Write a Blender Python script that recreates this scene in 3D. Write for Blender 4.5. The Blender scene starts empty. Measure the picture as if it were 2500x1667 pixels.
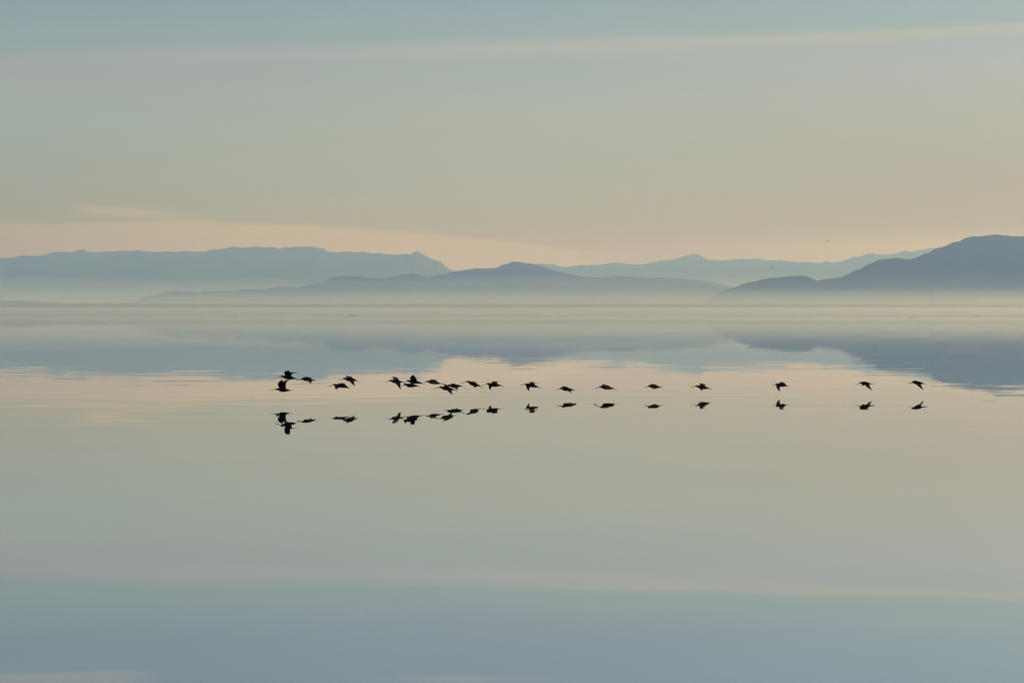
import bpy, bmesh, math, random
from mathutils import Vector, noise, bvhtree

# ------------------------------------------------------------------ camera
SC = bpy.context.scene
COL = SC.collection
F = 9375.0            # focal length in pixels of the 2500 px wide photograph (135 mm on a 36 mm sensor)
HZ = 765.0            # row of the true horizon in the photograph
EYE = 1.75            # eye height above the water, metres
cd = bpy.data.cameras.new('camera'); cam = bpy.data.objects.new('camera', cd); COL.objects.link(cam)
cd.sensor_width = 36.0; cd.lens = 135.0; cd.clip_start = 0.5; cd.clip_end = 90000.0
cam.location = (0, 0, EYE)
cam.rotation_euler = (math.radians(90) - math.atan((833.5 - HZ) / F), 0, 0)
SC.camera = cam
SC.view_settings.view_transform = 'Standard'
SC.view_settings.look = 'None'
SC.view_settings.exposure = 0.0
SC.view_settings.gamma = 1.0
SC.cycles.max_bounces = 6
SC.cycles.volume_bounces = 0
SC.cycles.use_denoising = True
SC.cycles.filter_width = 1.2
SC.cycles.caustics_reflective = False
SC.cycles.caustics_refractive = False

def lin(r, g, b):
    return tuple(((c / 255.0) / 12.92 if c <= 10.3 else ((c / 255.0 + 0.055) / 1.055) ** 2.4) for c in (r, g, b))

def world_pt(px, py, dist):
    """point standing at a ground distance, seen in that direction from the eye"""
    return Vector(((px - 1250.0) / F * dist, dist, EYE + (HZ - py) / F * dist))

# ------------------------------------------------------------------ node helper
class NT:
    def __init__(s, tree):
        s.t = tree; s.n = tree.nodes; s.l = tree.links
    def node(s, kind, **kw):
        n = s.n.new(kind)
        for k, v in kw.items(): setattr(n, k, v)
        return n
    def put(s, sock, v):
        if isinstance(v, bpy.types.NodeSocket): s.l.new(v, sock)
        else: sock.default_value = v
    def m(s, op, a, b=0.0, c=0.0, clamp=False):
        n = s.n.new('ShaderNodeMath'); n.operation = op; n.use_clamp = clamp
        s.put(n.inputs[0], a)
        s.put(n.inputs[1], b)
        if len(n.inputs) > 2: s.put(n.inputs[2], c)
        return n.outputs[0]
    def add(s, a, b): return s.m('ADD', a, b)
    def sub(s, a, b): return s.m('SUBTRACT', a, b)
    def mul(s, a, b): return s.m('MULTIPLY', a, b)
    def step(s, x, e0, e1):      # smoothstep from e0 to e1
        n = s.n.new('ShaderNodeMapRange'); n.interpolation_type = 'SMOOTHSTEP'
        s.put(n.inputs[0], x); s.put(n.inputs[1], e0); s.put(n.inputs[2], e1)
        n.inputs[3].default_value = 0.0; n.inputs[4].default_value = 1.0
        return n.outputs[0]
    def bell(s, x, w):           # exp(-(x/w)^2)
        q = s.m('DIVIDE', x, w)
        return s.m('POWER', 2.71828, s.mul(s.mul(q, q), -1.0))
    def mix(s, f, a, b):
        n = s.n.new('ShaderNodeMix'); n.data_type = 'RGBA'
        s.put(n.inputs[0], f)
        for i, v in ((6, a), (7, b)):
            s.put(n.inputs[i], v if isinstance(v, bpy.types.NodeSocket) else (*v, 1.0))
        return n.outputs[2]
    def ramp(s, x, stops, smooth='EASE'):
        n = s.n.new('ShaderNodeValToRGB'); r = n.color_ramp; r.interpolation = smooth
        s.put(n.inputs[0], x)
        while len(r.elements) < len(stops): r.elements.new(0.5)
        for e, (p, c) in zip(r.elements, stops): e.position = p
        for e, (p, c) in zip(r.elements, stops): e.position = p; e.color = (*c, 1.0)
        return n.outputs[0]
    def comb(s, x, y, z):
        n = s.n.new('ShaderNodeCombineXYZ')
        for i, v in enumerate((x, y, z)): s.put(n.inputs[i], v)
        return n.outputs[0]
    def noise(s, vec, scale=1.0, detail=3.0, rough=0.5):
        n = s.n.new('ShaderNodeTexNoise'); s.put(n.inputs['Vector'], vec)
        n.inputs['Scale'].default_value = scale; n.inputs['Detail'].default_value = detail
        n.inputs['Roughness'].default_value = rough
        return n.outputs[0], n.outputs[1]

# ------------------------------------------------------------------ sky
SUN_EL, SUN_AZ = math.radians(4.0), math.radians(50.0)      # low, off to the right of the view
world = bpy.data.worlds.new('World'); SC.world = world; world.use_nodes = True
T = NT(world.node_tree); T.n.clear()
out = T.node('ShaderNodeOutputWorld')
bg = T.node('ShaderNodeBackground'); bg.inputs[1].default_value = 1.0
T.l.new(bg.outputs[0], out.inputs[0])
nish = T.node('ShaderNodeTexSky', sky_type='NISHITA', sun_disc=False, sun_elevation=SUN_EL, sun_rotation=SUN_AZ)
nish.dust_density = 2.0
tc = T.node('ShaderNodeTexCoord')
sep = T.node('ShaderNodeSeparateXYZ'); T.l.new(tc.outputs['Generated'], sep.inputs[0])
X, Y, Z = sep.outputs
U0 = T.mul(T.m('ARCTAN2', X, Y), F)                 # azimuth and elevation, in 1/9375 rad
V0 = T.mul(T.m('ARCSINE', Z), F)
wob, _ = T.noise(T.comb(T.mul(U0, 1 / 420.0), T.mul(V0, 1 / 60.0), 0.0), 1.0, 4.0, 0.55)
wob = T.sub(wob, 0.5)
broad, _ = T.noise(T.comb(T.mul(U0, 1 / 900.0), T.mul(V0, 1 / 170.0), 4.3), 1.0, 3.0, 0.5)
broad = T.sub(broad, 0.5)
U = T.add(U0, T.mul(broad, 300.0)); V = T.add(V0, T.mul(wob, 26.0))
ROWS = [0, 165, 205, 315, 465, 605, 685, 755, 1000]
SKYTAB = [[[0.376, 0.229, 0.02], [0.376, 0.229, 0.02], [0.351, 0.297, 0.02], [0.337, 0.345, 0.242], [0.332, 0.4, 0.361], [0.338, 0.37, 0.367], [0.433, 0.387, 0.392], [0.314, 0.178, 0.144], [0.292, 0.172, 0.148]], [[0.521, 0.297, 0.02], [0.521, 0.297, 0.02], [0.428, 0.347, 0.02], [0.403, 0.394, 0.298], [0.408, 0.434, 0.366], [0.357, 0.41, 0.42], [0.435, 0.442, 0.438], [0.369, 0.279, 0.473], [0.343, 0.27, 0.487]], [[0.66, 0.415, 0.02], [0.66, 0.415, 0.02], [0.429, 0.305, 0.02], [0.414, 0.33, 0.168], [0.426, 0.416, 0.344], [0.429, 0.45, 0.449], [0.358, 0.439, 0.439], [0.479, 0.51, 0.682], [0.446, 0.495, 0.703]]]
def sky_ramp(col):
    return T.ramp(tv, [(v / 1000.0, c) for v, c in zip(ROWS, SKYTAB[col])], 'LINEAR')
tv = T.m('MULTIPLY', V, 0.001, clamp=True)
sky = T.mix(T.step(U, -1350.0, 50.0), sky_ramp(0), sky_ramp(1))
sky = T.mix(T.step(U, -50.0, 1350.0), sky, sky_ramp(2))
# bluer air above the long edge of the high veil
edge = T.sub(T.add(T.mul(U0, 0.0345), 650.0), T.add(V0, T.mul(wob, 22.0)))       # > 0 below the edge
above = T.step(T.mul(edge, -1.0), -6.0, T.sub(44.0, T.mul(T.step(U0, -1300.0, 900.0), 28.0)))
sky = T.mix(T.mul(above, 0.85), sky, T.mix(T.step(V0, 640.0, 860.0), T.mix(T.step(U0, -1400.0, 1500.0), lin(136, 159, 165), lin(158, 176, 173)),
                                       T.mix(T.step(U0, -1400.0, 1500.0), lin(128, 155, 171), lin(144, 167, 178))))
fib, _ = T.noise(T.comb(T.mul(U0, 1 / 240.0), T.mul(T.add(V0, T.mul(U0, -0.0345)), 1 / 9.0), 2.0), 1.0, 5.0, 0.62)
rim = T.mul(T.bell(T.sub(edge, 7.0), 14.0), T.mul(T.add(0.45, T.mul(fib, 1.05)), T.add(0.02, T.mul(T.step(U0, -700.0, 1400.0), 0.52))))
sky = T.mix(rim, sky, lin(198, 186, 166))
# salmon bank of cloud low on the left, with a detached wisp above it
dd = T.add(U0, 772.0); dp = T.m('MAXIMUM', dd, 0.0)
wy = T.add(T.add(T.mul(dp, -0.041), T.mul(T.mul(dp, dp), -4e-5)), T.add(229.0, T.mul(T.m('MINIMUM', dd, 0.0), 0.034)))
bank = T.mul(T.step(T.sub(wy, V), -9.0, 11.0), T.sub(1.0, T.step(U0, 60.0, 420.0)))
bank = T.mul(bank, T.add(0.28, T.mul(T.step(U0, -1300.0, -500.0), 0.25)))
sky = T.mix(bank, sky, (0.80, 0.56, 0.10))
wisp = T.mul(T.bell(T.sub(V, T.add(T.mul(T.add(U0, 1080.0), -0.058), 254.0)), 11.0), T.mul(T.step(U0, -1110.0, -1000.0), T.sub(1.0, T.step(U0, -900.0, -720.0))))
sky = T.mix(T.mul(wisp, 0.30), sky, (0.85, 0.57, 0.12))
# ragged pale scraps higher up, above the frame (the still water mirrors them)
hi = T.mul(T.step(V, 852.0, 866.0), T.add(T.sub(1.0, T.step(U0, -1000.0, -820.0)), T.mul(T.bell(T.sub(U0, -130.0), 160.0), T.bell(T.sub(V, 886.0), 9.0))))
sky = T.mix(T.mul(hi, 0.35), sky, lin(190, 182, 168))
sky = T.mix(T.mul(T.bell(T.sub(V, 846.0), 9.0), T.mul(T.sub(1.0, T.step(U0, -1100.0, -850.0)), 0.35)), sky, lin(135, 158, 170))
# soft mottling of the thin veil
mott, _ = T.noise(T.comb(T.mul(U0, 1 / 260.0), T.mul(V0, 1 / 70.0), 9.0), 1.0, 4.0, 0.6)
gain = T.add(1.0, T.add(T.mul(T.sub(mott, 0.5), 0.05), T.mul(broad, 0.10)))
# overhead the clear blue, in which the physical sky takes over
el = T.m('DIVIDE', T.m('ARCSINE', Z), math.pi / 2, clamp=True)
over = T.ramp(el, [(0.0, lin(150, 168, 174)), (0.12, lin(162, 188, 204)), (0.35, lin(170, 205, 221)), (1.0, lin(158, 201, 226))], 'LINEAR')
sky = T.mix(T.step(V0, 950.0, 1900.0), sky, over)
# warm glow round the hidden sun, far outside the frame to the right
sdot = T.add(T.add(T.mul(X, math.sin(SUN_AZ) * math.cos(SUN_EL)), T.mul(Y, math.cos(SUN_AZ) * math.cos(SUN_EL))), T.mul(Z, math.sin(SUN_EL)))
glow = T.mul(T.step(sdot, 0.72, 1.0), T.sub(1.0, T.step(el, 0.12, 0.5)))
sky = T.mix(glow, sky, (1.1, 0.9, 0.6))
vm = T.node('ShaderNodeVectorMath', operation='SCALE'); T.l.new(sky, vm.inputs[0]); T.l.new(gain, vm.inputs['Scale'])
vn = T.node('ShaderNodeVectorMath', operation='SCALE'); T.l.new(nish.outputs[0], vn.inputs[0])
T.l.new(T.mul(T.step(el, 0.08, 0.5), 0.05), vn.inputs['Scale'])
va = T.node('ShaderNodeVectorMath', operation='ADD'); T.l.new(vm.outputs[0], va.inputs[0]); T.l.new(vn.outputs[0], va.inputs[1])
T.l.new(va.outputs[0], bg.inputs[0])

sl = bpy.data.lights.new('sun', 'SUN'); sl.energy = 2.9; sl.angle = math.radians(0.6); sl.color = (1.0, 0.77, 0.42)
sun = bpy.data.objects.new('sun', sl); COL.objects.link(sun)
sun.rotation_euler = Vector((-math.sin(SUN_AZ) * math.cos(SUN_EL), -math.cos(SUN_AZ) * math.cos(SUN_EL), -math.sin(SUN_EL))).to_track_quat('-Z', 'Y').to_euler()

# ------------------------------------------------------------------ materials
def mat(name, base, rough=0.8, spec=0.3):
    m = bpy.data.materials.new(name); m.use_nodes = True
    b = m.node_tree.nodes['Principled BSDF']
    b.inputs['Base Color'].default_value = (*base, 1.0); b.inputs['Roughness'].default_value = rough
    b.inputs['Specular IOR Level'].default_value = spec
    return m, NT(m.node_tree), b

def mottled(name, c1, c2, scale, rough=0.85, spec=0.2, sheen=0.0):
    m, t, b = mat(name, c1, rough, spec)
    tcn = t.node('ShaderNodeTexCoord')
    f, _ = t.noise(tcn.outputs['Object'], scale, 5.0, 0.6)
    t.l.new(t.mix(t.step(f, 0.35, 0.65), c1, c2), b.inputs['Base Color'])
    return m

M_FEATHER = mottled('dark_feathers', (0.004, 0.003, 0.0025), (0.009, 0.006, 0.0045), 60.0, 0.9, 0.03)
M_WING = mottled('wing_feathers', (0.008, 0.005, 0.003), (0.040, 0.017, 0.007), 45.0, 0.9, 0.03)
M_BILL = mottled('bill_horn', (0.008, 0.006, 0.005), (0.02, 0.012, 0.009), 80.0, 0.6, 0.1)
M_LEG = mottled('leg_skin', (0.006, 0.006, 0.007), (0.014, 0.013, 0.013), 80.0, 0.7, 0.1)
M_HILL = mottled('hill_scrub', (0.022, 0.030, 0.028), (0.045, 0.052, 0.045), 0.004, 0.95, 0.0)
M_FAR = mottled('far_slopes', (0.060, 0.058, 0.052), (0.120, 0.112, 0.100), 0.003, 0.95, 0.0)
M_SHORE = mottled('shore_land', (0.10, 0.09, 0.065), (0.20, 0.175, 0.13), 0.01, 0.95, 0.0)
M_STEEL = mottled('tower_steel', (0.10, 0.11, 0.12), (0.16, 0.17, 0.18), 0.3, 0.6, 0.3)
M_WOOD = mottled('wet_wood', (0.03, 0.025, 0.02), (0.07, 0.055, 0.04), 3.0, 0.6, 0.3)

# still water, barely breathing
m_water, W, wb = mat('still_water', (0.016, 0.026, 0.030), 0.0, 0.5)
wb.inputs['IOR'].default_value = 1.333
geo = W.node('ShaderNodeNewGeometry')
ws = W.node('ShaderNodeSeparateXYZ'); W.l.new(geo.outputs['Position'], ws.inputs[0])
def slope(scale_x, scale_y, seed, detail=2.0):
    _, c = W.noise(W.comb(W.mul(ws.outputs[0], scale_x), W.mul(ws.outputs[1], scale_y), seed), 1.0, detail, 0.5)
    s = W.node('ShaderNodeSeparateXYZ'); W.l.new(c, s.inputs[0])
    return W.sub(s.outputs[0], 0.5), W.sub(s.outputs[1], 0.5)
ax, ay = slope(0.33, 0.52, 1.7, 3.0)      # short ripples, two or three metres long
bx, by = slope(0.05, 0.09, 7.1)          # long low undulation
patch, _ = W.noise(W.comb(W.mul(ws.outputs[0], 0.006), W.mul(ws.outputs[1], 0.013), 3.0), 1.0, 2.0, 0.5)
calm = W.add(0.55, W.mul(W.step(patch, 0.35, 0.65), 0.7))
calm = W.mul(calm, W.mul(W.add(0.35, W.mul(W.step(ws.outputs[1], 32.0, 56.0), 0.65)), W.sub(1.0, W.mul(W.step(ws.outputs[1], 90.0, 130.0), 0.45))))
# breeze streaks on the far water
fpatch, _ = W.noise(W.comb(W.mul(ws.outputs[0], 0.0012), W.mul(ws.outputs[1], 0.0008), 8.0), 1.0, 3.0, 0.6)
far = W.mul(W.mul(W.step(ws.outputs[1], 1500.0, 2400.0), W.sub(1.0, W.step(ws.outputs[1], 5200.0, 7000.0))), W.step(fpatch, 0.30, 0.60))
amp = W.add(W.mul(calm, 0.0082), W.mul(far, 0.060))
nx = W.add(W.mul(ax, amp), W.mul(bx, 0.0006)); ny = W.add(W.mul(ay, amp), W.mul(by, 0.0007))
vnorm = W.node('ShaderNodeVectorMath', operation='NORMALIZE'); W.l.new(W.comb(nx, ny, 1.0), vnorm.inputs[0])
W.l.new(vnorm.outputs[0], wb.inputs['Normal'])
film = W.node('ShaderNodeBsdfGlossy'); film.inputs['Color'].default_value = (0.97, 0.97, 0.97, 1); film.inputs['Roughness'].default_value = 0.0
W.l.new(vnorm.outputs[0], film.inputs['Normal'])
both = W.node('ShaderNodeMixShader'); both.inputs[0].default_value = 0.48
W.l.new(wb.outputs[0], both.inputs[1]); W.l.new(film.outputs[0], both.inputs[2])
W.l.new(both.outputs[0], W.n['Material Output'].inputs['Surface'])

# ------------------------------------------------------------------ mesh helpers
def link(name, verts, faces, material, parent=None, smooth=True, kind=None, label=None, cat=None, group=None):
    me = bpy.data.meshes.new(name); me.from_pydata([tuple(v) for v in verts], [], faces); me.update()
    if material: me.materials.append(material)
    for p in me.polygons: p.use_smooth = smooth
    o = bpy.data.objects.new(name, me); COL.objects.link(o); o.parent = parent
    if kind: o['kind'] = kind
    if label: o['label'] = label
    if cat: o['category'] = cat
    if group: o['group'] = group
    return o

# water: one sheet, finer near the eye, out to the foot of the last range
link('water', [(-20500, -1500, 0), (20500, -1500, 0), (20500, 39000, 0), (-20500, 39000, 0)], [(0, 1, 2, 3)], m_water,
     smooth=False, kind='structure', label='mirror calm pale water filling the lower half', cat='water')

# ------------------------------------------------------------------ mountains
def interp(pts, x):
    if x <= pts[0][0]: return pts[0][1]
    for (x0, y0), (x1, y1) in zip(pts, pts[1:]):
        if x <= x1:
            t = (x - x0) / (x1 - x0)
            return y0 + (y1 - y0) * t
    return pts[-1][1]

def mountain_range(name, crest, dist, front, back, label, rough=1.0, step=4.0, seed=0.0, material=None):
    """crest: (column, row) points of the skyline; dist: the same for the ground distance in metres"""
    x0, x1 = crest[0][0], crest[-1][0]
    n = int((x1 - x0) / step) + 1
    rows = [(-1.0, 0.0), (-0.85, 0.10), (-0.7, 0.24), (-0.55, 0.40), (-0.42, 0.55), (-0.30, 0.68), (-0.2, 0.79), (-0.1, 0.9), (0.0, 1.0), (0.12, 0.93), (0.35, 0.7), (0.65, 0.35), (1.0, 0.0)]
    vs, fs = [], []
    for i in range(n):
        px = x0 + (x1 - x0) * i / (n - 1)
        row = interp(crest, px); D = interp(dist, px)
        row += rough * (noise.noise(Vector((px * 0.045, seed, 0))) * 1.6 + noise.noise(Vector((px * 0.13, seed, 5))) * 0.9 + noise.noise(Vector((px * 0.4, seed, 9))) * 0.45)
        top = world_pt(px, row, D)
        for k, (t, hgt) in enumerate(rows):
            y = top.y + (t * front if t < 0 else t * back)
            spur = noise.noise(Vector((top.x / 900.0, t * 1.5, seed))) * 0.5 + noise.noise(Vector((top.x / 320.0, t * 3, seed + 3))) * 0.25
            yy = y + spur * front * 0.22 * (1 - abs(t)) * (0 if k == 8 else 1)
            z = max(top.z, 0.0) * hgt * (1 + (0 if k == 8 else -abs(spur) * 0.22))
            if k in (0, len(rows) - 1): z = -2.5
            vs.append((top.x, yy, z))
    R_ = len(rows)
    for i in range(n - 1):
        for k in range(R_ - 1):
            a = i * R_ + k; fs.append((a, a + R_, a + R_ + 1, a + 1))
    for e in (0, (n - 1) * R_):      # close the ends
        fs.append(tuple(range(e, e + R_)))
    return link(name, vs, fs, material or M_HILL, kind='structure', label=label, cat='mountains')

P = lambda zx, zy, ox: (ox + zx / 3.763, 560 + zy / 3.763)      # from enlarged crops
far_left = [(-420, 668), (-300, 655), (-150, 640), (-60, 632)] + [P(x, y, 0) for x, y in ((0, 263), (70, 263), (120, 255), (200, 241), (340, 245), (440, 225), (540, 203), (640, 210), (700, 202), (735, 184), (765, 182), (795, 200), (880, 211), (960, 204), (1080, 198), (1160, 201), (1270, 191), (1380, 207), (1500, 204), (1600, 208), (1700, 201), (1780, 206), (1900, 202), (1950, 182), (2010, 185), (2080, 172), (2140, 153), (2210, 170), (2350, 160))] \
    + [P(x, y, 625) for x, y in ((100, 167), (155, 162), (205, 177), (270, 160), (330, 167), (430, 158), (540, 158), (575, 172), (620, 177), (665, 205), (790, 212), (810, 203), (875, 204), (910, 216), (985, 206), (1070, 220), (1180, 222), (1240, 233), (1310, 229), (1425, 228), (1450, 206), (1480, 203), (1550, 238), (1620, 278), (1680, 292), (1740, 338), (1795, 372), (1900, 392), (2100, 440), (2350, 500))]
mid_hills = [(280, 752)] + [P(x, y, 0) for x, y in ((1350, 640), (1400, 604), (1480, 600), (1540, 572), (1650, 566), (1760, 568), (1820, 580), (1900, 564), (2150, 564), (2200, 550), (2350, 550))] \
    + [P(x, y, 625) for x, y in ((110, 547), (180, 528), (290, 527), (400, 529), (500, 502), (590, 497), (690, 445), (780, 432), (860, 434), (960, 428), (1060, 452), (1150, 450), (1220, 452), (1260, 430), (1350, 414), (1440, 410), (1510, 418), (1570, 440), (1640, 432), (1690, 412), (1740, 415), (1810, 390), (1900, 375), (2000, 361), (2120, 360), (2220, 352), (2265, 322), (2320, 314), (2352, 300))] \
    + [P(x, y, 1250) for x, y in ((50, 297), (110, 308), (200, 318), (270, 336), (380, 376), (490, 402), (570, 415), (640, 436), (740, 442), (820, 447), (920, 434), (1020, 430), (1120, 436), (1200, 446), (1330, 443), (1450, 447), (1550, 455), (1680, 464), (1780, 472), (1860, 495), (1960, 516), (2080, 545), (2250, 600), (2400, 650))]
far_right = [(1180, 700), (1260, 660)] + [P(x, y, 1250) for x, y in ((170, 340), (215, 318), (270, 315), (300, 322), (380, 317), (410, 334), (480, 348), (560, 338), (640, 328), (820, 327), (890, 312), (960, 302), (1010, 309), (1050, 323), (1090, 318), (1200, 323), (1240, 313), (1310, 302), (1350, 288), (1480, 277), (1550, 254), (1600, 244), (1645, 226), (1715, 230), (1760, 254), (1815, 284), (1890, 288), (2050, 275), (2250, 271), (2295, 271), (2330, 284))] \
    + [P(x, y, 1875) for x, y in ((120, 284), (180, 293), (310, 304), (400, 303), (480, 311), (540, 292), (575, 304), (650, 301), (700, 284), (740, 272), (770, 254), (850, 255), (915, 220), (960, 220), (995, 234), (1110, 229), (1210, 214), (1260, 199), (1315, 206), (1360, 191), (1420, 188), (1470, 174), (1540, 172), (1700, 150), (2000, 120), (2352, 130))] + [(2620, 600), (2800, 640)]
near_right = [(1700, 762), (1722, 741)] + [P(x, y, 1250) for x, y in ((1830, 640), (1880, 600), (1930, 570), (1990, 548), (2085, 522), (2100, 505), (2180, 487), (2230, 482), (2280, 465), (2352, 450))] \
    + [P(x, y, 1875) for x, y in ((90, 442), (160, 433), (260, 427), (350, 427), (400, 448), (455, 473), (520, 460), (570, 452), (650, 443), (690, 427), (750, 410), (800, 377), (860, 358), (910, 325), (960, 310), (990, 292), (1050, 275), (1100, 266), (1210, 265), (1250, 273), (1295, 277), (1370, 255), (1440, 222), (1480, 215), (1530, 181), (1570, 172), (1650, 145), (1700, 121), (1750, 111), (1800, 86), (1860, 67), (1950, 66), (2020, 55), (2110, 46), (2150, 54), (2230, 62), (2340, 66))] + [(2560, 585), (2700, 640), (2860, 720), (2950, 760)]
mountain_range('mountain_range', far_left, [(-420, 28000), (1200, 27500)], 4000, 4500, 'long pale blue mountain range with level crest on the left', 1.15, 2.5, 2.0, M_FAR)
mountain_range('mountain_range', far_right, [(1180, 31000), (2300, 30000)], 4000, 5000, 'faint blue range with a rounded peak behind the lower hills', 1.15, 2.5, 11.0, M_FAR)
mountain_range('hill_range', mid_hills, [(280, 15500), (700, 17000), (1258, 19000), (1760, 18500)], 2800, 3200, 'hazy blue hills with one central peak rising from the mist', 1.0, 2.5, 23.0)
mountain_range('hill_range', near_right, [(1700, 13300), (2000, 13600), (2450, 12600), (2950, 12600)], 1500, 2600, 'darkest slate blue mountain rising at the right edge', 1.0, 2.5, 37.0)

# low flat shore in front of the hills, its back edge a dark line
vs, fs = [], []
N = 260
for i in range(N + 1):
    px = -500 + 3500 * i / N
    D = 10200
    row = interp([(-500, 724), (0, 733), (60, 735), (160, 740), (600, 742), (1000, 741), (1700, 742), (2050, 742.5), (2068, 740.3), (2082, 742.5), (3000, 743)], px) + noise.noise(Vector((px * 0.02, 0, 0))) * 0.8 + noise.noise(Vector((px * 0.15, 2, 0))) * 0.35
    t = world_pt(px, row, D)
    prof = [(-420, -2.5), (-380, 4.0), (-120, 0.62 * t.z), (-30, t.z * 0.96), (0, t.z), (250, t.z * 0.8), (600, -2.5)]
    for dy, z in prof: vs.append((t.x, D + dy, z))
for i in range(N):
    for k in range(6):
        a = i * 7 + k; fs.append((a, a + 7, a + 8, a + 1))
link('shore', vs, fs, M_SHORE, kind='structure', label='low flat tan shore running under the mountains', cat='shore')

# ------------------------------------------------------------------ lattice tower on the far shore
def tube(vs, fs, a, b, r0, r1, n=6):
    d = (b - a).normalized(); s = d.orthogonal().normalized(); u = d.cross(s); o = len(vs)
    for p, r in ((a, r0), (b, r1)):
        for k in range(n):
            w = 2 * math.pi * k / n; vs.append(p + (s * math.cos(w) + u * math.sin(w)) * r)
    for k in range(n): fs.append((o + k, o + (k + 1) % n, o + n + (k + 1) % n, o + n + k))
    fs.append(tuple(o + k for k in range(n - 1, -1, -1))); fs.append(tuple(o + n + k for k in range(n)))

tb = world_pt(2278, 741, 10220); tow = bpy.data.objects.new('lattice_tower', None); COL.objects.link(tow); tow.location = (tb.x, tb.y, 20)
tow['label'] = 'faint thin tower standing in the mist below the dark mountain'; tow['category'] = 'tower'
H = 45.0
legs_v, legs_f, br_v, br_f = [], [], [], []
def corner(k, z):
    w = 3.4 - 2.2 * z / H
    return Vector((w if k in (0, 3) else -w, w if k in (0, 1) else -w, z))
for k in range(4):
    v_, f_ = [], []
    tube(v_, f_, corner(k, 0), corner(k, H), 0.8, 0.6)
    link('leg', v_, f_, M_STEEL, tow, smooth=False)
for j in range(8):
    for k in range(4):
        z0, z1 = H * j / 8, H * (j + 1) / 8
        tube(br_v, br_f, corner(k, z0), corner((k + 1) % 4, z1), 0.35, 0.35, 4); tube(br_v, br_f, corner(k, z1), corner((k + 1) % 4, z1), 0.35, 0.35, 4)
link('bracing', br_v, br_f, M_STEEL, tow, smooth=False)
v_, f_ = [], []; tube(v_, f_, Vector((0, 0, H - 8)), Vector((0, 0, H - 2)), 3.6, 3.2, 12); link('platform', v_, f_, M_STEEL, tow, smooth=False)

# ------------------------------------------------------------------ birds
def catmull(p0, p1, p2, p3, t):
    return 0.5 * ((2 * p1) + (p2 - p0) * t + (2 * p0 - 5 * p1 + 4 * p2 - p3) * t * t + (3 * p1 - p0 - 3 * p2 + p3) * t ** 3)

def loft(rings, per=4):
    """rings: list of equal-length point lists; smooth loft with closed ends"""
    vs, fs = [], []; n = len(rings[0]); out_r = []
    for i in range(len(rings) - 1):
        a = rings[max(i - 1, 0)]; b = rings[i]; c = rings[i + 1]; d = rings[min(i + 2, len(rings) - 1)]
        for k in range(per):
            t = k / per; out_r.append([catmull(a[j], b[j], c[j], d[j], t) for j in range(n)])
    out_r.append(rings[-1])
    for r in out_r: vs += r
    for i in range(len(out_r) - 1):
        for j in range(n): fs.append((i * n + j, i * n + (j + 1) % n, (i + 1) * n + (j + 1) % n, (i + 1) * n + j))
    fs.append(tuple(range(n - 1, -1, -1))); fs.append(tuple((len(out_r) - 1) * n + j for j in range(n)))
    return vs, fs

def ring(c, ax, ry, rz, n=14):
    side_ = Vector((0, 1, 0)); up = ax.cross(side_).normalized()
    if up.z < 0: up = -up
    return [c + side_ * math.cos(2 * math.pi * k / n) * ry + up * math.sin(2 * math.pi * k / n) * rz for k in range(n)]

def wing_ring(le, te, th):
    ch = te - le; u = ch.cross(Vector((0, 1, 0)))
    if u.length < 1e-5: u = Vector((0, 0, 1))
    u.normalize()
    prof = [(0, 0), (0.12, 0.7), (0.35, 1.0), (0.7, 0.75), (1.0, 0.0), (0.7, -0.75), (0.35, -1.0), (0.12, -0.7)]
    return [le + ch * a + u * b * th for a, b in prof]

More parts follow.
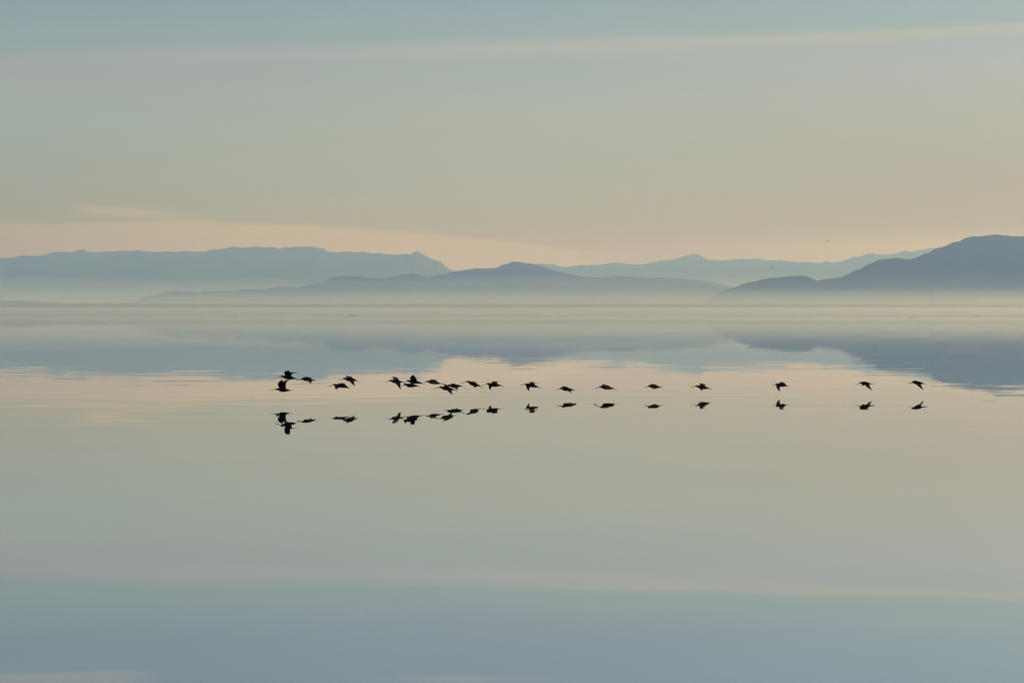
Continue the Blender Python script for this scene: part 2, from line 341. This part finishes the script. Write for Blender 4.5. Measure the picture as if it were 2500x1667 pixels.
def shorebird(org, sc_, mid, bill, head, axis, feet, near, far_w, label, group, D=None, scale_h=1.0, name='shorebird'):
    """traced points in an enlarged crop (origin org, scale sc_); mid = row of the waterline under the bird"""
    D = D or EYE * F / (mid - HZ)
    def pt(p, y=0.0):
        q = world_pt(org[0] + p[0] / sc_, org[1] + p[1] / sc_, D); return Vector((q.x, D + y, q.z))
    base = pt(axis[1]); root = bpy.data.objects.new(name, None); COL.objects.link(root); root.location = base
    root['label'] = label; root['category'] = 'bird'; root['group'] = group
    L = lambda p, y=0.0: pt(p, y) - base
    A = [L(p) for p in axis]; h = L(head); b_tip = L(bill[0]); b_base = L(bill[1])
    neck = h.lerp(A[0], 0.0) if (h - A[0]).length > 0.02 else h
    pts = [b_base + (b_base - h).normalized() * 0.0, b_base.lerp(h, 0.5), h, h.lerp(A[1], 0.33), h.lerp(A[1], 0.72), A[1], A[2], A[2].lerp(A[3], 0.5), A[3], A[3].lerp(L(feet), 0.28), A[3].lerp(L(feet), 0.45)]
    rad = [(.006, .006), (.015, .015), (.020, .019), (.023, .021), (.036, .031), (.042, .038), (.040, .035), (.031, .026), (.024, .015), (.027, .008), (.024, .005)]
    rings = []
    for i, (p, r) in enumerate(zip(pts, rad)):
        a = pts[min(i + 1, len(pts) - 1)] - pts[max(i - 1, 0)]
        rings.append(ring(p, a.normalized(), r[0], r[1]))
    bv, bf = loft(rings)
    vs = list(bv); fs = list(bf); nb = len(fs)
    for sgn, w in ((-1, near), (1, far_w)):
        if not w: continue
        st = [(L(a), L(b)) for a, b in w]
        ys = [0.012]; ln = [0.15, 0.21] if len(st) == 3 else [0.34]
        for i in range(1, len(st)):
            d = ((st[i][0] + st[i][1]) * 0.5 - (st[i - 1][0] + st[i - 1][1]) * 0.5).length
            ys.append(ys[-1] + math.sqrt(max(ln[i - 1] ** 2 - d * d, 0.05 ** 2)))
        rr = []
        for i, ((a, b), y) in enumerate(zip(st, ys)):
            o = Vector((0, sgn * y, 0)); th = (0.012, 0.0065, 0.0035)[i] if len(st) == 3 else (0.012, 0.0035)[i]
            rr.append(wing_ring(a + o, b + o, th))
        if len(rr) == 2: rr.insert(1, [(p + q) * 0.5 + Vector((0, 0, 0.004)) for p, q in zip(*rr)])
        wv, wf = loft(rr, 6); o = len(vs)
        vs += wv; fs += [tuple(k + o for k in f) for f in wf]
    # fuse body and wings into one skin
    src = bpy.data.meshes.new('tmp'); src.from_pydata([tuple(v) for v in vs], [], fs); src.update()
    bm = bmesh.new(); bm.from_mesh(src); bmesh.ops.recalc_face_normals(bm, faces=bm.faces); bm.to_mesh(src); bm.free()
    tmp = bpy.data.objects.new('tmp', src); COL.objects.link(tmp)
    md = tmp.modifiers.new('r', 'REMESH'); md.mode = 'VOXEL'; md.voxel_size = 0.0034; md.use_smooth_shade = True
    dg = bpy.context.evaluated_depsgraph_get(); me = bpy.data.meshes.new_from_object(tmp.evaluated_get(dg))
    tree = bvhtree.BVHTree.FromPolygons([tuple(v) for v in vs], fs)
    me.materials.clear(); me.materials.append(M_FEATHER); me.materials.append(M_WING)
    for p in me.polygons:
        hit = tree.find_nearest(p.center); p.material_index = 1 if hit[2] is not None and hit[2] >= nb else 0; p.use_smooth = True
    bpy.data.objects.remove(tmp); bpy.data.meshes.remove(src)
    me.name = 'body'; ob = bpy.data.objects.new('body', me); COL.objects.link(ob); ob.parent = root
    # bill: long, slightly upturned, tapering
    bend = Vector((0, 0, -0.003)); v_, f_ = [], []
    q = [b_base.lerp(h, 0.25), b_base, b_base.lerp(b_tip, 0.5) + bend, b_tip]
    v_, f_ = loft([ring(p, (b_tip - b_base).normalized(), r, r, 8) for p, r in zip(q, (.0075, .0062, .0048, .0026))], 3)
    link('bill', v_, f_, M_BILL, root)
    e = L(feet); s0 = A[3] + Vector((0, 0, -0.008))
    for sy in (-0.008, 0.008):
        oy = Vector((0, sy, 0)); m_ = s0.lerp(e, 0.7)
        v_, f_ = loft([ring(p + oy, (e - s0).normalized(), r, rz, 8) for p, r, rz in ((s0, .004, .004), (m_, .0035, .0035), (s0.lerp(e, 0.78), .006, .005), (e, .005, .003))], 3)
        link('leg', v_, f_, M_LEG, root)
    return root

Z1, Z2, Z3, Z4, Z5, Z6 = (650, 880), (930, 880), (1100, 880), (1340, 880), (1550, 880), (1850, 880)
K, K6 = 7.84, 5.227
G = 'long-billed shorebirds flying low over the water in a line'
birds = [
 (Z1, K, 979.0, ((155, 333), (272, 310)), (300, 300), [(300, 300), (385, 322), (455, 330), (540, 340)], (632, 368),
  [((365, 305), (492, 312)), ((352, 212), (486, 240)), ((455, 183), (472, 220))], [((380, 300), (488, 312)), ((400, 226), (494, 258)), ((600, 237), (600, 241))],
  'black shorebird with both wings raised, topmost of the flock, above the lowest left bird'),
 (Z1, K, 981.0, ((70, 560), (175, 550)), (205, 546), [(205, 546), (290, 562), (350, 566), (430, 568)], (520, 570),
  [((252, 548), (388, 552)), ((222, 440), (378, 440)), ((318, 357), (332, 388))], [((268, 545), (385, 548)), ((320, 405), (386, 428)), ((438, 361), (442, 368))],
  'black shorebird with wings lifted in a high V, lowest bird at the left end'),
 (Z1, K, 978.0, ((580, 378), (660, 362)), (688, 350), [(688, 350), (745, 358), (800, 362), (890, 376)], (985, 385),
  [((740, 370), (862, 368)), ((790, 388), (882, 392)), ((866, 430), (886, 424))], [((720, 345), (862, 360)), ((700, 320), (862, 345)), ((760, 317), (860, 340))],
  'black shorebird gliding just behind the tail of the topmost bird'),
 (Z1, K, 981.5, ((1170, 490), (1275, 475)), (1305, 463), [(1305, 463), (1385, 482), (1470, 488), (1555, 510)], (1612, 543),
  [((1310, 480), (1440, 505)), ((1318, 515), (1395, 520)), ((1348, 547), (1366, 543))], [((1380, 460), (1530, 480)), ((1370, 442), (1510, 452)), ((1430, 436), (1500, 448))],
  'hunched black shorebird with a stubby drooped wing, below a bird with one long lowered wing'),
 (Z1, K, 976.0, ((1375, 375), (1468, 353)), (1496, 345), [(1496, 345), (1565, 360), (1640, 364), (1710, 378)], (1785, 405),
  [((1560, 365), (1685, 374)), ((1622, 424), (1692, 412)), ((1704, 483), (1711, 478))], [((1535, 340), (1662, 355)), ((1520, 318), (1656, 345)), ((1503, 298), (1640, 316))],
  'black shorebird with one long wing swept down, flying above the hunched bird'),
 (Z2, K, 976.3, ((65, 402), (155, 392)), (185, 384), [(185, 384), (245, 396), (320, 402), (390, 408)], (458, 425),
  [((250, 405), (375, 410)), ((322, 484), (382, 458)), ((382, 548), (392, 545))], [((238, 372), (352, 385)), ((228, 342), (342, 362)), ((187, 315), (318, 328))],
  'black shorebird leading the tight cluster, one wing straight down and the other held forward'),
 (Z2, K, 974.8, ((410, 412), (495, 400)), (520, 386), [(520, 386), (590, 402), (660, 412), (760, 428)], (850, 452),
  [((575, 380), (690, 390)), ((556, 328), (678, 350)), ((600, 278), (622, 284))], [((590, 380), (692, 390)), ((570, 326), (684, 352)), ((608, 278), (640, 300))],
  'black shorebird with wings raised to a point, flying above the wings-level bird of the cluster'),
 (Z2, K, 982.9, ((385, 485), (435, 475)), (462, 450), [(462, 452), (525, 475), (590, 478), (680, 482)], (755, 490),
  [((500, 455), (640, 470)), ((492, 452), (630, 462)), ((560, 455), (604, 460))], [((500, 450), (640, 465)), ((495, 446), (640, 458)), ((570, 440), (625, 450))],
  'black shorebird with wings level, tucked under the bird whose wings rise to a point'),
 (Z2, K, 973.8, ((795, 420), (865, 407)), (893, 399), [(893, 399), (960, 412), (1030, 422), (1120, 436)], (1205, 448),
  [((960, 410), (1070, 424)), ((950, 415), (1072, 425)), ((1000, 420), (1064, 430))], [((942, 398), (1085, 412)), ((934, 378), (1078, 396)), ((935, 366), (1065, 379))],
  'slim black shorebird gliding with flat wings between the raised-wing bird and the overlapping pair'),
 (Z2, K, 983.5, ((1005, 535), (1110, 518)), (1142, 508), [(1142, 508), (1215, 530), (1290, 538), (1380, 555)], (1468, 583),
  [((1235, 540), (1362, 548)), ((1302, 600), (1362, 585)), ((1368, 647), (1376, 643))], [((1215, 505), (1310, 500)), ((1200, 470), (1295, 478)), ((1163, 442), (1185, 450))],
  'black shorebird overlapping another, its wing with brownish rear edge slanting down lowest in the cluster'),
 (Z2, K, 972.5, ((1205, 490), (1275, 482)), (1305, 472), [(1305, 472), (1375, 485), (1440, 487), (1520, 486)], (1610, 496),
  [((1370, 500), (1500, 495)), ((1400, 520), (1482, 515)), ((1455, 548), (1478, 553))], [((1330, 468), (1450, 470)), ((1335, 452), (1440, 455)), ((1350, 446), (1400, 446))],
  'black shorebird partly hidden behind the bird with the slanting wing'),
 (Z2, K, 970.9, ((1520, 432), (1625, 412)), (1662, 400), [(1662, 401), (1730, 436), (1800, 464), (1880, 482)], (1970, 518),
  [((1740, 460), (1835, 482)), ((1770, 490), (1832, 497)), ((1806, 517), (1820, 512))], [((1722, 430), (1845, 452)), ((1714, 412), (1838, 435)), ((1716, 403), (1834, 420))],
  'black shorebird tilted head up with its body slanting down to the tail'),
 (Z3, K, 969.9, ((595, 470), (690, 452)), (714, 442), [(714, 443), (790, 462), (860, 472), (945, 474)], (1027, 490),
  [((722, 465), (805, 492)), ((730, 512), (788, 512)), ((754, 559), (768, 556))], [((792, 435), (900, 445)), ((806, 400), (898, 415)), ((934, 418), (936, 422))],
  'black shorebird with a short pointed wing straight down, just right of the head-up tilted bird'),
 (Z3, K, 969.1, ((1320, 475), (1415, 458)), (1442, 452), [(1442, 453), (1515, 468), (1580, 482), (1660, 502)], (1733, 524),
  [((1440, 470), (1530, 500)), ((1455, 530), (1515, 525)), ((1490, 576), (1503, 574))], [((1512, 445), (1615, 465)), ((1525, 410), (1618, 432)), ((1690, 441), (1690, 445))],
  'black shorebird with wings swept to two sharp points, alone right of the crowded half'),
 (Z4, K, 969.7, ((115, 557), (205, 543)), (234, 530), [(234, 532), (300, 546), (360, 550), (450, 560)], (525, 571),
  [((330, 558), (425, 560)), ((362, 580), (422, 578)), ((428, 616), (436, 611))], [((260, 520), (375, 528)), ((256, 505), (376, 520)), ((250, 494), (370, 508))],
  'black shorebird, small wing angled back under its tail, lowest of the spaced out birds'),
 (Z4, K, 967.9, ((857, 542), (960, 515)), (990, 501), [(990, 502), (1060, 516), (1140, 524), (1220, 532)], (1305, 550),
  [((1040, 510), (1180, 520)), ((1045, 518), (1180, 524)), ((1060, 524), (1170, 530))], [((1020, 495), (1178, 505)), ((1014, 472), (1172, 492)), ((1012, 460), (1150, 478))],
  'long slim black shorebird gliding, its wings edge on, with a clearly drooping bill'),
 (Z5, K, 967.2, ((163, 518), (245, 497)), (270, 488), [(270, 489), (335, 498), (400, 503), (470, 508)], (552, 517),
  [((310, 510), (448, 508)), ((330, 522), (448, 518)), ((362, 537), (385, 533))], [((290, 480), (432, 485)), ((294, 462), (432, 472)), ((310, 455), (425, 465))],
  'compact oval black shorebird between the slim glider and the bird with a curled wingtip'),
 (Z5, K, 965.9, ((1052, 513), (1152, 495)), (1180, 486), [(1180, 487), (1250, 508), (1320, 518), (1400, 528)], (1485, 549),
  [((1205, 500), (1300, 520)), ((1230, 535), (1290, 535)), ((1266, 571), (1284, 568))], [((1250, 475), (1360, 485)), ((1246, 438), (1358, 462)), ((1384, 474), (1388, 480))],
  'black shorebird with one curled wingtip above its back and a short notch of wing below'),
 (Z6, K6, 964.5, ((178, 320), (222, 310)), (240, 302), [(240, 303), (285, 310), (325, 315), (365, 320)], (413, 331),
  [((232, 312), (290, 325)), ((238, 355), (278, 350)), ((263, 388), (271, 387))], [((280, 298), (352, 302)), ((286, 278), (352, 288)), ((345, 279), (386, 318))],
  'black shorebird with humped back and one blade-like wing hanging down, third from the right end'),
 (Z6, K6, 964.4, ((1240, 306), (1295, 293)), (1314, 282), [(1314, 283), (1345, 288), (1385, 291), (1430, 295)], (1490, 297),
  [((1345, 295), (1425, 299)), ((1385, 338), (1428, 332)), ((1437, 375), (1446, 374))], [((1325, 298), (1375, 302)), ((1335, 310), (1372, 314)), ((1350, 323), (1362, 325))],
  'black shorebird with long wing swept down and back, second from the right end'),
 (Z6, K6, 964.4, ((1905, 291), (1958, 285)), (1980, 276), [(1980, 277), (2015, 282), (2055, 286), (2105, 292)], (2160, 297),
  [((2000, 288), (2080, 294)), ((2045, 332), (2084, 324)), ((2086, 370), (2096, 368))], [((1995, 275), (2075, 278)), ((1998, 264), (2070, 272)), ((2005, 258), (2050, 262))],
  'black shorebird at the right end of the line, wing lowered, beneath the dark mountain reflection'),
]
for b in birds: shorebird(*b, G)
# two specks of birds far off in the air
G2 = 'tiny distant birds in the air'
shorebird((2010, 584), 10.0, 0, ((60, 42), (75, 40)), (82, 38), [(82, 38), (100, 40), (118, 42), (135, 43)], (150, 44),
          [((95, 40), (125, 42)), ((100, 36), (122, 39)), ((70, 40), (76, 43))], [((95, 38), (125, 41)), ((100, 33), (122, 36)), ((150, 36), (156, 38))],
          'tiny grey bird speck against the orange sky above the right hills', G2, D=620)
shorebird((1876, 649), 10.0, 0, ((30, 55), (48, 48)), (56, 46), [(56, 46), (75, 42), (92, 38), (110, 35)], (128, 33),
          [((70, 42), (100, 40)), ((74, 34), (98, 33)), ((150, 26), (156, 28))], [((70, 42), (100, 40)), ((66, 48), (90, 47)), ((36, 52), (42, 55))],
          'tiny tilted bird speck in front of the pale blue range', G2, D=560)

# ------------------------------------------------------------------ low driftwood out on the flats
def drift(px, py, wpx, seed, label, name='driftwood', cat='driftwood', group='bits of driftwood on the far water'):
    D = EYE * F / (py - HZ); w = wpx / F * D * 0.5; r = w * 0.09; random.seed(seed)
    c = Vector(((px - 1250) / F * D, D, 0))
    rings = []
    for k in range(7):
        t = k / 6 * 2 - 1; rr = r * (1 - 0.75 * t * t) * (0.8 + 0.4 * random.random())
        rings.append([Vector((t * w, math.cos(a) * rr * 1.4, rr * (0.25 + 0.9 * math.sin(a)))) for a in [2 * math.pi * q / 10 for q in range(10)]])
    v_, f_ = loft(rings, 2)
    o = link(name, v_, f_, M_WOOD, label=label, cat=cat, group=group)
    o.location = c
for a in ((2224, 777.2, 13, 1, 'darkest driftwood on the far water under the right mountain, below the bright band'),
          (1801, 773.0, 9, 2, 'small driftwood on the far water beneath where the dark hill slope meets the mist'),
          (1525, 770.0, 7, 3, 'faint driftwood near the bright band below the pale range'),
          (310, 770.4, 10, 4, 'faint driftwood on the far water under the left range'),
          (575, 770.8, 9, 5, 'faint driftwood on the far water where the low hills fade into mist'),
          (860, 770.4, 16, 6, 'longest sliver of driftwood, under the crest of the left range'),
          (1975, 772.4, 9, 7, 'small driftwood on the far water below the notch of the dark hill'),
          (2387, 772.2, 14, 8, 'wide low driftwood near the right edge on the far water')):
    drift(*a)
drift(7, 1418, 9, 9, 'tiny dark feather afloat at the left edge of the blue foreground water', 'feather', 'feather', 'feathers afloat on the near water')
drift(893, 1492, 7, 10, 'tiny dark feather afloat in the blue foreground water, lower middle', 'feather', 'feather', 'feathers afloat on the near water')

# ------------------------------------------------------------------ air
def volume(name, v_, f_, dens, colour, g, label):
    m = bpy.data.materials.new(name + '_air'); m.use_nodes = True; t = m.node_tree; t.nodes.clear()
    o = t.nodes.new('ShaderNodeOutputMaterial'); p = t.nodes.new('ShaderNodeVolumePrincipled')
    p.inputs['Density'].default_value = dens; p.inputs['Color'].default_value = (*colour, 1)
    p.inputs['Absorption Color'].default_value = (1, 1, 1, 1); p.inputs['Anisotropy'].default_value = g
    t.links.new(p.outputs[0], o.inputs['Volume'])
    return link(name, v_, f_, m, smooth=False, kind='stuff', label=label, cat='haze')

def box(x0, x1, y0, y1, z0, z1):
    v_ = [(x, y, z) for z in (z0, z1) for y in (y0, y1) for x in (x0, x1)]
    return v_, [(0, 2, 3, 1), (4, 5, 7, 6), (0, 1, 5, 4), (2, 6, 7, 3), (0, 4, 6, 2), (1, 3, 7, 5)]

def bank(x0, x1, y0, y1, z0, ztop, wav, nx_=40, ny_=6, seed=0.0):
    v_, f_ = [], []
    for lay in (0, 1):
        for j in range(ny_ + 1):
            for i in range(nx_ + 1):
                x = x0 + (x1 - x0) * i / nx_; y = y0 + (y1 - y0) * j / ny_
                v_.append((x, y, z0 if lay == 0 else ztop * (1 + wav * noise.noise(Vector((x / 2500.0, y / 5000.0, seed))))))
    s = (nx_ + 1) * (ny_ + 1); q = nx_ + 1
    for j in range(ny_):
        for i in range(nx_):
            a = j * q + i; f_.append((a, a + q, a + q + 1, a + 1)); f_.append((a + s, a + s + 1, a + s + q + 1, a + s + q))
    for i in range(nx_):
        f_.append((i, i + 1, i + 1 + s, i + s)); a = ny_ * q + i; f_.append((a, a + s, a + s + 1, a + 1))
    for j in range(ny_):
        a = j * q; f_.append((a, a + s, a + q + s, a + q)); a = j * q + nx_; f_.append((a, a + q, a + q + s, a + s))
    return v_, f_

volume('haze', *box(-21000, 21000, -2000, 39500, -4, 515), 0.000105, (0.26, 0.40, 0.84) , 0.6, 'thin blue haze over the whole bay')
volume('mist', *bank(-16000, 16000, 14200, 36500, -2.6, 150, 0.2, seed=9.0), 0.00007, (0.6, 0.75, 1.0), 0.6, 'thin veil of mist reaching up the mountain slopes')
volume('mist', *bank(-15500, 15500, 6500, 36200, -2.4, 76, 0.2, seed=13.0), 0.00006, (0.6, 0.75, 1.0), 0.6, 'faint mist feathering upward from the shore')
volume('mist', *bank(-15000, 15000, 6300, 36000, -2.2, 39, 0.2), 0.00026, (0.82, 0.91, 1.0), 0.6, 'pale ground mist lying along the foot of the mountains')
volume('fog_bank', *bank(-6000, 6000, 7600, 10100, -2.0, 14, 0.12, seed=5.0), 0.0010, (1, 1, 1), 0.6, 'thin bright band of fog lying on the far water')
